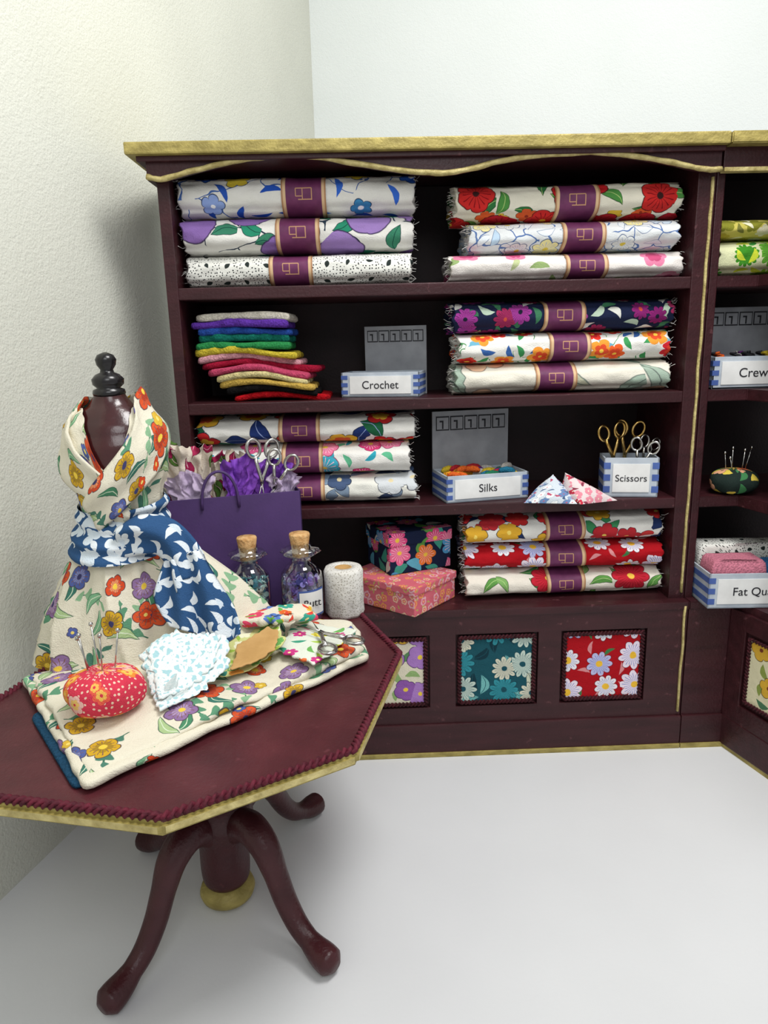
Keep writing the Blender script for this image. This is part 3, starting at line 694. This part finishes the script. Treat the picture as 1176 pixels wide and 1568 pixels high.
# ------------------------------------------------------------------ table
TC=V((-.42,-.715)); ZT=.68
oc=[(-.386,-1.288),(-.036,-1.086),(.083,-.615),(-.056,-.233),(-.454,-.142),(-.804,-.344),(-.923,-.815),(-.784,-1.197)]
def sc_(poly,k): return [(TC.x+(x-TC.x)*k,TC.y+(y-TC.y)*k) for x,y in poly]
tb=[]
tb.append(prism('top_board',oc,ZT-.034,ZT-.004,[M_gold,M_gold2],1,.008))
tb.append(prism('top_surface',sc_(oc,.985),ZT-.01,ZT,[M_twood],0,.002))
tb.append(prism('under_board',sc_(oc,.9),ZT-.05,ZT-.03,[M_tleg],0,.004))
tb.append(rope('top_braid',[(x,y,ZT+.001) for x,y in sc_(oc,.978)],.0095,M_red))
col=[(.0,.012),(.05,.015),(.07,.03),(.075,.045),(.07,.06),(.045,.07)]
tb.append(lathe('pedestal_gold_foot',col,(TC.x,TC.y,0),M_gold,40,True))
col=[(.04,.065),(.06,.08),(.066,.12),(.066,.2),(.075,.24),(.085,.27),(.078,.31),(.062,.335),(.078,.35),(.082,.37),(.06,.39),(.045,.42),(.042,.48),(.05,.53),(.075,.555),(.08,.58),(.11,.60),(.14,.635)]
tb.append(lathe('pedestal_column',[(p.x,p.y) for p in smoothpts([(r,z,0) for r,z in col],4)],(TC.x,TC.y,0),M_tleg,48,True))
feet=[(-.21,-.33),(.29,-.25),(.217,.36),(-.29,.22)]
for i,(fx,fy) in enumerate(feet):
    L=math.hypot(fx,fy); ux,uy=fx/L,fy/L; k=L/.40
    pr=[(.03,.235),(.08,.278),(.13,.288),(.18,.258),(.215,.20),(.250,.135),(.295,.082),(.35,.052),(.39,.040),(.425,.034)]
    pp=smoothpts([(TC.x+ux*r*k,TC.y+uy*r*k,z) for r,z in pr],6)
    def rd(t):
        a=.038-.012*min(1,t*1.35)
        if t<.45: a+=.007*math.sin(t/.45*math.pi)
        if t>.74: a+=.009*math.sin((t-.74)/.26*math.pi*.8)
        if t>.95: a*=1-(t-.95)*9
        return a
    tb.append(tube('leg_%d'%(i+1),pp,rd,M_tleg,18))
group('octagonal_pedestal_table',tb,V((TC.x,TC.y,0)))

# ------------------------------------------------------------------ folded fabric on table
Z0=ZT+.001
fold=[]
P=[(-.885,-.735),(-.548,-1.205),(-.005,-.675),(-.045,-.46),(-.42,-.40)]
M_lin=felt('teal_lining','#234a66')
inn=(.92,.84,.76,.68,.6,.5,.4,.3,.2,.1)
fold.append(pillow('lining_layer',[(-.79,-.90),(-.575,-1.192),(-.35,-.93),(-.5,-.6)],Z0,.010,M_lin,.001,rnd=.004))
fold.append(pillow('lower_fold',P,Z0+.007,.018,F['dress'],.004,lambda x,y:.002*math.sin((x+y)*22),rnd=.009,n=180,seed=1,inner=inn,edge=.006))
P2=[(-.865,-.735),(-.552,-1.175),(-.02,-.668),(-.06,-.47),(-.42,-.41)]
fold.append(pillow('upper_fold',P2,Z0+.026,.018,F['dress'],.014,lambda x,y:.005*math.sin((x+y)*13+math.sin(x*7))+.005*math.sin((x-y)*8),rnd=.014,n=180,seed=0,inner=inn,edge=.012))
group('folded_floral_fabric',fold)
ZF=ZT+.050

# ------------------------------------------------------------------ dress form
mx,my=-.643,-.57
def prof(z):
    T_=[(1.0,.100,.098),(1.07,.090,.080),(1.13,.100,.088),(1.2,.120,.108),(1.26,.125,.106),(1.31,.117,.092),(1.345,.092,.072),(1.365,.062,.054),(1.385,.045,.043),(1.44,.038,.038)]
    if z<=T_[0][0]: return T_[0][1:]
    for a,b in zip(T_,T_[1:]):
        if z<=b[0]:
            t=(z-a[0])/(b[0]-a[0]); t=t*t*(3-2*t) ; return (a[1]+(b[1]-a[1])*t,a[2]+(b[2]-a[2])*t)
    return T_[-1][1:]
df=[]
NB=64
rings=[]
for i in range(33):
    z=1.0+i*.0125; a,b=prof(z)
    rings.append([V((mx+(a-.006)*math.cos(2*math.pi*j/NB),my+(b-.006)*math.sin(2*math.pi*j/NB),z)) for j in range(NB)])
M_body=paint('mannequin_mahogany','#2c0c10','#461a1a',.22,8,.1,spec=.6)
df.append(loft('torso',rings,M_body,capA=True,capB=True))
fin=[(.0,1.405),(.044,1.407),(.047,1.415),(.045,1.425),(.033,1.43),(.044,1.44),(.046,1.455),(.034,1.468),(.020,1.474),(.018,1.482),(.027,1.495),(.030,1.51),(.023,1.523),(.006,1.53),(.0,1.531)]
df.append(lathe('neck_finial',[(r*.85,1.385+(z-1.405)*.87) for r,z in fin],(mx,my,0),M_black,32))
df.append(lathe('stand_pole',[(.0,Z0),(.06,Z0),(.05,Z0+.02),(.012,Z0+.03),(.012,1.02)],(mx,my,0),M_black,24))
def topz(a):
    d=math.atan2(math.sin(a+math.pi/2-.12),math.cos(a+math.pi/2-.12))
    return 1.36-.15*math.exp(-(d/.42)**2)
SK=[(.0,.262,.25,.215,.17,.21,.024),(.06,.248,.215,.20,.16,.185,.024),(.13,.226,.19,.185,.148,.155,.022),(.21,.185,.165,.158,.13,.115,.018),(.28,.146,.14,.132,.112,.065,.014),(.34,.116,.118,.108,.10,.02,.008),(.385,.100,.100,.092,.09,0,.004)]
SK=[(.684+s[0],)+s[1:] for s in SK]
def interp(z):
    for a,b in zip(SK,SK[1:]):
        if z<=b[0]:
            t=(z-a[0])/(b[0]-a[0]); return [a[i]+(b[i]-a[i])*t for i in range(1,7)]
    return list(SK[-1][1:])
N=240; rings=[]
for i in range(44):
    z=.684+(1.069-.684)*i/43; rL,rR,rF,rB,tr,fo=interp(z); r=[]
    for j in range(N):
        a=math.pi/2+2*math.pi*j/N; c,s=math.cos(a),math.sin(a)
        rx=rR if c>0 else rL; ry=rB if s>0 else rF
        rr=1/math.sqrt((c/rx)**2+(s/ry)**2)
        da=math.atan2(math.sin(a+.05),math.cos(a+.05)); rr+=tr*math.exp(-(da/.5)**2)
        f1=1-2*abs(math.sin(a*4.0+z*3.5+.6*math.sin(a*2)))**.6
        f2=math.sin(a*15+1.3-z*9)
        rr+=fo*(.75*f1+.35*f2)*.85 + fo*.8*noise.noise(V((c*3,s*3,z*5)))
        r.append(V((mx+rr*c,my+rr*s,z)))
    rings.append(r)
df.append(loft('draped_skirt',rings,F['dress']))
rings=[]
N=160
for i in range(24):
    r=[]
    for j in range(N):
        a=math.pi/2+2*math.pi*j/N; t=i/23; z=1.055+(topz(a)-1.055)*t; p,q=prof(z)
        o=.004+.004*math.sin(a*11+z*20)*(1-t*.5)
        r.append(V((mx+(p+o)*math.cos(a),my+(q+o)*math.sin(a),z)))
    rings.append(r)
df.append(loft('bodice_wrap',rings,F['dress']))
def surf(a,z,o): p,q=prof(z); return V((mx+(p+o)*math.cos(a),my+(q+o)*math.sin(a),z))
def lapel(name,ctrl):
    pr=[]
    A=smoothpts([V((c[0],c[1],c[2])) for c in ctrl],7); B=smoothpts([V((c[3],c[4],c[5])) for c in ctrl],7)
    for p,q in zip(A,B): pr.append((surf(p.x,p.y,p.z),surf(q.x,q.y,q.z)))
    return strip(name,pr,.011,F['dress'],nw=16,ripple=.005)
D=math.radians
df.append(lapel('lapel_left',[(D(105),1.375,.012,D(110),1.30,.010),(D(150),1.385,.014,D(160),1.27,.014),(D(195),1.385,.022,D(190),1.23,.016),(D(225),1.335,.016,D(215),1.185,.018),(D(250),1.265,.018,D(236),1.145,.020),(D(276),1.20,.018,D(262),1.10,.020),(D(300),1.13,.014,D(290),1.06,.018)]))
df.append(lapel('lapel_right',[(D(75),1.375,.012,D(70),1.30,.010),(D(30),1.395,.022,D(20),1.27,.014),(D(-10),1.405,.036,D(-8),1.24,.020),(D(-42),1.355,.030,D(-32),1.195,.024),(D(-66),1.275,.026,D(-54),1.15,.026),(D(-90),1.205,.028,D(-76),1.105,.028),(D(-118),1.14,.024,D(-100),1.06,.022)]))
group('dress_form_mannequin',df,V((mx,my,ZT)))
ss=[]
rings=[]
for i in range(22):
    t=i/21; r=[]
    for j in range(110):
        a=math.pi/2+2*math.pi*j/110; z=.995+t*.125+.014*math.sin(a+.4); p,q=prof(max(1.0,z))
        if z<1.07: 
            k=(1.07-z)/.07; p=p+.018*k; q=q+.024*k
        o=.015+.006*math.sin(t*19+a*1.6)+.010*math.sin(math.pi*t)
        r.append(V((mx+(p+o)*math.cos(a),my+(q+o)*math.sin(a),z)))
    rings.append(r)
ss.append(loft('waist_wrap',rings,F['sash']))
def rib(name,ctr,ws,th=.012,rip=.004):
    C=smoothpts(ctr,9); Wd=smoothpts(ws,9)
    return strip(name,[(c-w/2,c+w/2) for c,w in zip(C,Wd)],th,F['sash'],nw=18,ripple=rip)
ss.append(rib('sash_twist',[(-.62,-.680,1.03),(-.56,-.695,1.055),(-.505,-.69,1.045),(-.465,-.695,1.0),(-.44,-.71,.945)],[(0,-.01,.09),(.01,-.01,.10),(.05,0,.085),(.09,0,.05),(.10,0,.02)],.020,.009))
ss.append(rib('sash_tail_front',[(-.455,-.705,1.0),(-.425,-.735,.935),(-.395,-.75,.875),(-.37,-.765,.82),(-.355,-.775,.795)],[(.08,.0,.03),(.10,0,.02),(.11,0,.02),(.10,0,.04),(.08,0,.05)],.009,.012))
ss.append(rib('sash_tail_back',[(-.48,-.69,.99),(-.485,-.73,.92),(-.465,-.75,.865),(-.45,-.765,.825)],[(.07,.0,.03),(.09,0,.02),(.10,0,-.01),(.09,0,-.03)],.009,.010))
group('blue_floral_sash',ss)

# ------------------------------------------------------------------ table items
pincushion('pincushion',(-.585,-.965,ZF),.086,.074,.096,F['pin'],[(-.03,.0,.10,-.012,0),(-.012,.015,.115,-.012,.01),(-.0,-.005,.10,.004,0),(.02,.01,.105,.018,0),(-.035,.02,.085,-.02,0)])
lz=lambda x,y:max(0,y+.92)*.62
lace=[pillow('lace_sheet',[(-.548,-.83),(-.50,-.785),(-.35,-.79),(-.335,-.86),(-.463,-.995)],ZF+.004,.008,F['aqua'],.006,lambda x,y:lz(x,y)+.005*math.sin(x*24)*math.cos(y*15)+.004,rnd=.005,edge=.012,seed=3,n=140),
      pillow('lace_sheet_top',[(-.53,-.83),(-.47,-.785),(-.36,-.80),(-.37,-.87),(-.47,-.965)],ZF+.018,.008,F['aqua'],.006,lambda x,y:lz(x,y)+.006*math.sin(x*30+1)*math.cos(y*18),rnd=.005,edge=.014,seed=6,n=140)]
group('lace_trim_bundle',lace)
pp=[pillow('lime_paper',[(-.365,-.86),(-.375,-.70),(-.25,-.60),(-.22,-.73)],ZF+.014,.005,F['lime'],.004,lambda x,y:.012*math.sin(x*26)+max(0,y+.8)*.25,rnd=.003,edge=.01,seed=2),
    pillow('kraft_tag',[(-.335,-.85),(-.335,-.74),(-.27,-.68),(-.235,-.70),(-.24,-.77)],ZF+.032,.004,M_kraft,.003,lambda x,y:.006*math.sin(x*26)+max(0,y+.8)*.3,rnd=.003,edge=.008,seed=4)]
group('paper_tags',pp)
pillow('floral_hankie',[(-.37,-.665),(-.33,-.60),(-.17,-.53),(-.15,-.60),(-.25,-.67)],ZF+.055,.022,F['bright'],.012,lambda x,y:.01*math.sin(x*22)-(x+.26)*.15,rnd=.01,edge=.018,seed=5)
pillow('fabric_swatch',[(-.245,-.715),(-.21,-.52),(-.04,-.585),(-.140,-.815)],ZF+.006,.006,F['swatch'],.004,lambda x,y:.005*math.sin(x*26+y*9)+.004,rnd=.004,edge=.012,seed=8)
sci=scissors('x',TR(-.135,-.66,ZF+.036,D(35),D(90),0),.17,M_sm,.3)
group('embroidery_scissors',sci)

def glass():
    m=bpy.data.materials.new('clear_glass'); m.use_nodes=True; nt=m.node_tree; nt.nodes.clear()
    o=nt.nodes.new('ShaderNodeOutputMaterial'); mx_=nt.nodes.new('ShaderNodeMixShader'); tr=nt.nodes.new('ShaderNodeBsdfTransparent'); gl=nt.nodes.new('ShaderNodeBsdfGlossy'); lw=nt.nodes.new('ShaderNodeLayerWeight')
    tr.inputs[0].default_value=(.9,.94,.95,1); gl.inputs['Roughness'].default_value=.04; lw.inputs[0].default_value=.5
    nt.links.new(lw.outputs['Facing'],mx_.inputs[0]); nt.links.new(tr.outputs[0],mx_.inputs[1]); nt.links.new(gl.outputs[0],mx_.inputs[2]); nt.links.new(mx_.outputs[0],o.inputs[0]); return m
M_gl=glass()
bc=[paint('button_%d'%i,c,c,.35,20,.05) for i,c in enumerate(['#6a58a8','#8f80c8','#b8a8d8','#4c4c8c','#c4c0dc','#7c4c98'])]
bt=[paint('bead_%d'%i,c,c,.35,20,.05) for i,c in enumerate(['#3f8c94','#6fb0b0','#b8d4cc','#2c6c7c','#d8d8c8','#5c94a8'])]
def bottle(name,x,y,z,s,cols,label):
    pr=[(.0,0),(.052,.0),(.062,.008),(.065,.03),(.065,.13),(.062,.155),(.045,.178),(.032,.19),(.030,.205),(.042,.210),(.060,.222),(.052,.232),(.034,.236),(.031,.25)]
    p=[lathe('glass_body',[(r*s,h*s) for r,h in pr],(x,y,z),M_gl,48,wavy=(.221*s,.012*s,.07))]
    p.append(lathe('cork',[(.0,.205*s),(.024*s,.205*s),(.028*s,.25*s),(.032*s,.275*s),(.030*s,.28*s),(0,.281*s)],(x,y,z),M_cork,28))
    rr=random.Random(int(x*1000)); vs=[[] for _ in cols]; fs=[[] for _ in cols]
    for k in range(260):
        q=k%len(cols); a=rr.random()*6.28; rad=.054*s*(rr.random()**.35); hz=z+.008+rr.random()*.135*s
        Mx=Matrix.Translation((x+rad*math.cos(a),y+rad*math.sin(a),hz))@Matrix.Rotation(rr.random()*6,4,'Z')@Matrix.Rotation(rr.uniform(.2,2.6),4,'X')
        b=len(vs[q]); n=10
        for zz in(-.0018,.0018):
            for j in range(n): vs[q].append(Mx@V((.0085*math.cos(2*math.pi*j/n),.0085*math.sin(2*math.pi*j/n),zz)))
        fs[q]+=[list(range(b+n,b+2*n)),list(range(b,b+n))[::-1]]+[[b+j,b+(j+1)%n,b+n+(j+1)%n,b+n+j] for j in range(n)]
    for q in range(len(cols)): p.append(mk('buttons_%d'%q,vs[q],fs[q],cols[q],smooth=False))
    if label:
        for r_,h0,h1,m in((.0665*s,.03*s,.115*s,M_blue),(.0672*s,.036*s,.109*s,M_white)):
            rg=[[V((x+r_*math.cos(a),y+r_*math.sin(a),z+h)) for a in [D(-95)+D(78)*k/16*(1 if m is M_blue else .93)+(0 if m is M_blue else D(2.7)) for k in range(17)]] for h in (h0,h1)]
            p.append(loft('label',rg,m,closed=False))
        p.append(text('label_text',label,.034*s,Matrix.Translation((x,y,z))@Matrix.Rotation(D(30),4,'Z')@Matrix.Translation((0,-.0695*s,.074*s)),M_ink))
    return group(name,p,V((x,y,z)))
bottle('button_jar',-.207,-.350,Z0,.98,bc,'Butt')
bottle('button_jar',-.365,-.345,Z0,.95,bt,None)

M_lace=fabric('white_lace','#d8d5ce',[('D',dict(s=110,r=.25,c=['#b0aca2'])),('F',dict(s=34,r=.42,p=6,c=['#e2e0da'],cc=['#b0aca2'],lines='#bcb8ae',d=.45,den=.8))])
group('lace_ribbon_spool',[lathe('lace_roll',[(.02,.0),(.056,.0),(.06,.01),(.058,.04),(.061,.05),(.06,.10),(.061,.14),(.055,.152),(.03,.153),(.026,.14),(.024,.02)],(-.082,-.31,Z0),M_lace,48,wavy=(.02,.03,.03)),
   lathe('card_core',[(.024,.01),(.026,.151),(.021,.152),(.019,.01)],(-.082,-.31,Z0),M_kraft,32)])

bg=[]
Mb=TR(-.415,-.228,Z0,.26); w,d,h=.405,.075,.375
bg.append(box('front',-w/2,w/2,-d/2,-d/2+.004,0,h,M_bag,.001,Mb))
bg.append(box('back',-w/2,w/2,d/2-.004,d/2,0,h,M_bag,.001,Mb))
bg.append(box('gusset_left',-w/2,-w/2+.004,-d/2,d/2,0,h,M_bag,.001,Mb))
bg.append(box('gusset_right',w/2-.004,w/2,-d/2,d/2,0,h,M_bag,.001,Mb))
bg.append(box('bottom',-w/2,w/2,-d/2,d/2,0,.004,M_bag,.001,Mb))
hp=[(-.045+.055*math.cos(a),-d/2-.004-.004*math.sin(a),h-.035+.115*max(0,math.sin(a))**.8) for a in [math.pi*i/24 for i in range(25)]]
bg.append(tube('handle',hp,.0045,M_bag,8,M=Mb))
def ruffle(name,cx,cy,wd,ht,z,mat,seed,lean=0,amp=.02):
    rings=[]
    for i in range(25):
        t=i/24; r=[]
        for j in range(61):
            s=-1+2*j/60
            x=cx+s*wd*(.45+.55*t)+lean*t*ht+.012*noise.noise(V((s*6,t*5,seed+4)))
            y=cy+amp*t*(math.sin(s*6+seed)+.5*math.sin(s*13+seed*2))+.028*t*noise.noise(V((s*5,t*5,seed)))
            zz=z+ht*t*(.80+.22*noise.noise(V((s*1.7,seed*1.7,0)))+.10*noise.noise(V((s*6,seed,3)))+.15*(1-s*s))
            r.append(V((x,y,zz)))
        rings.append(r)
    return loft(name,rings,mat,closed=False,M=Mb)
bg.append(ruffle('lilac_tissue_front',-.125,-.018,.085,.11,h-.03,M_tis,1,-.1,.012))
bg.append(ruffle('lilac_tissue_right',.145,-.016,.055,.09,h-.03,M_tis,7,.15,.012))
bg.append(ruffle('violet_tissue',.01,-.008,.07,.15,h-.03,M_tisp,3,.15,.015))
bg.append(ruffle('violet_tissue_b',.10,.006,.08,.13,h-.03,M_tisp,9,.1,.015))
bg.append(ruffle('wine_fabric',-.125,.012,.10,.24,h-.05,F['wine'],5,-.12,.02))
bg.append(ruffle('wine_fabric_b',-.03,.022,.08,.19,h-.05,F['wine'],6,.1,.02))
group('purple_gift_bag',bg,Mb.translation)
s2=scissors('y',Mb@TR(.085,-.022,h+.03,.3,0,.10),.18,M_sm,.2)+scissors('z',Mb@TR(.125,-.012,h+.01,-.3,.1,.35),.16,M_sm,.2)
group('embroidery_scissors',s2)

# ------------------------------------------------------------------ light + camera
wd_=bpy.data.worlds.new('World'); sc.world=wd_; wd_.use_nodes=True
wd_.node_tree.nodes['Background'].inputs[0].default_value=(.97,.985,1,1); wd_.node_tree.nodes['Background'].inputs[1].default_value=.56
def area(name,loc,tgt,size,e,col):
    l=bpy.data.lights.new(name,'AREA'); l.energy=e; l.size=size; l.color=col
    o=bpy.data.objects.new(name,l); COL.objects.link(o); o.location=loc; o.rotation_euler=(V(tgt)-V(loc)).to_track_quat('-Z','Y').to_euler(); return o
area('ceiling_lamp',(1.0,-1.3,4.2),(0.1,.1,.6),1.3,108,(1,.99,.975))
area('ceiling_lamp_front',(.3,-3.8,3.6),(.2,0,1.0),1.6,40,(.97,.99,1))

p=math.radians(13.4); psi=.023; r=.025
Fw=V((math.sin(psi)*math.cos(p),math.cos(psi)*math.cos(p),-math.sin(p)))
R0=V((math.cos(psi),-math.sin(psi),0)); U0=R0.cross(Fw)
Rv=R0*math.cos(r)-U0*math.sin(r); Uv=U0*math.cos(r)+R0*math.sin(r)
cm=bpy.data.cameras.new('camera'); cm.sensor_fit='HORIZONTAL'; cm.sensor_width=36; cm.lens=36*1087/1176; cm.clip_start=.05
co=bpy.data.objects.new('camera',cm); COL.objects.link(co)
Mt=Matrix((Rv,Uv,-Fw)).transposed().to_4x4(); Mt.translation=V((0,-2.4,1.5)); co.matrix_world=Mt
sc.camera=co
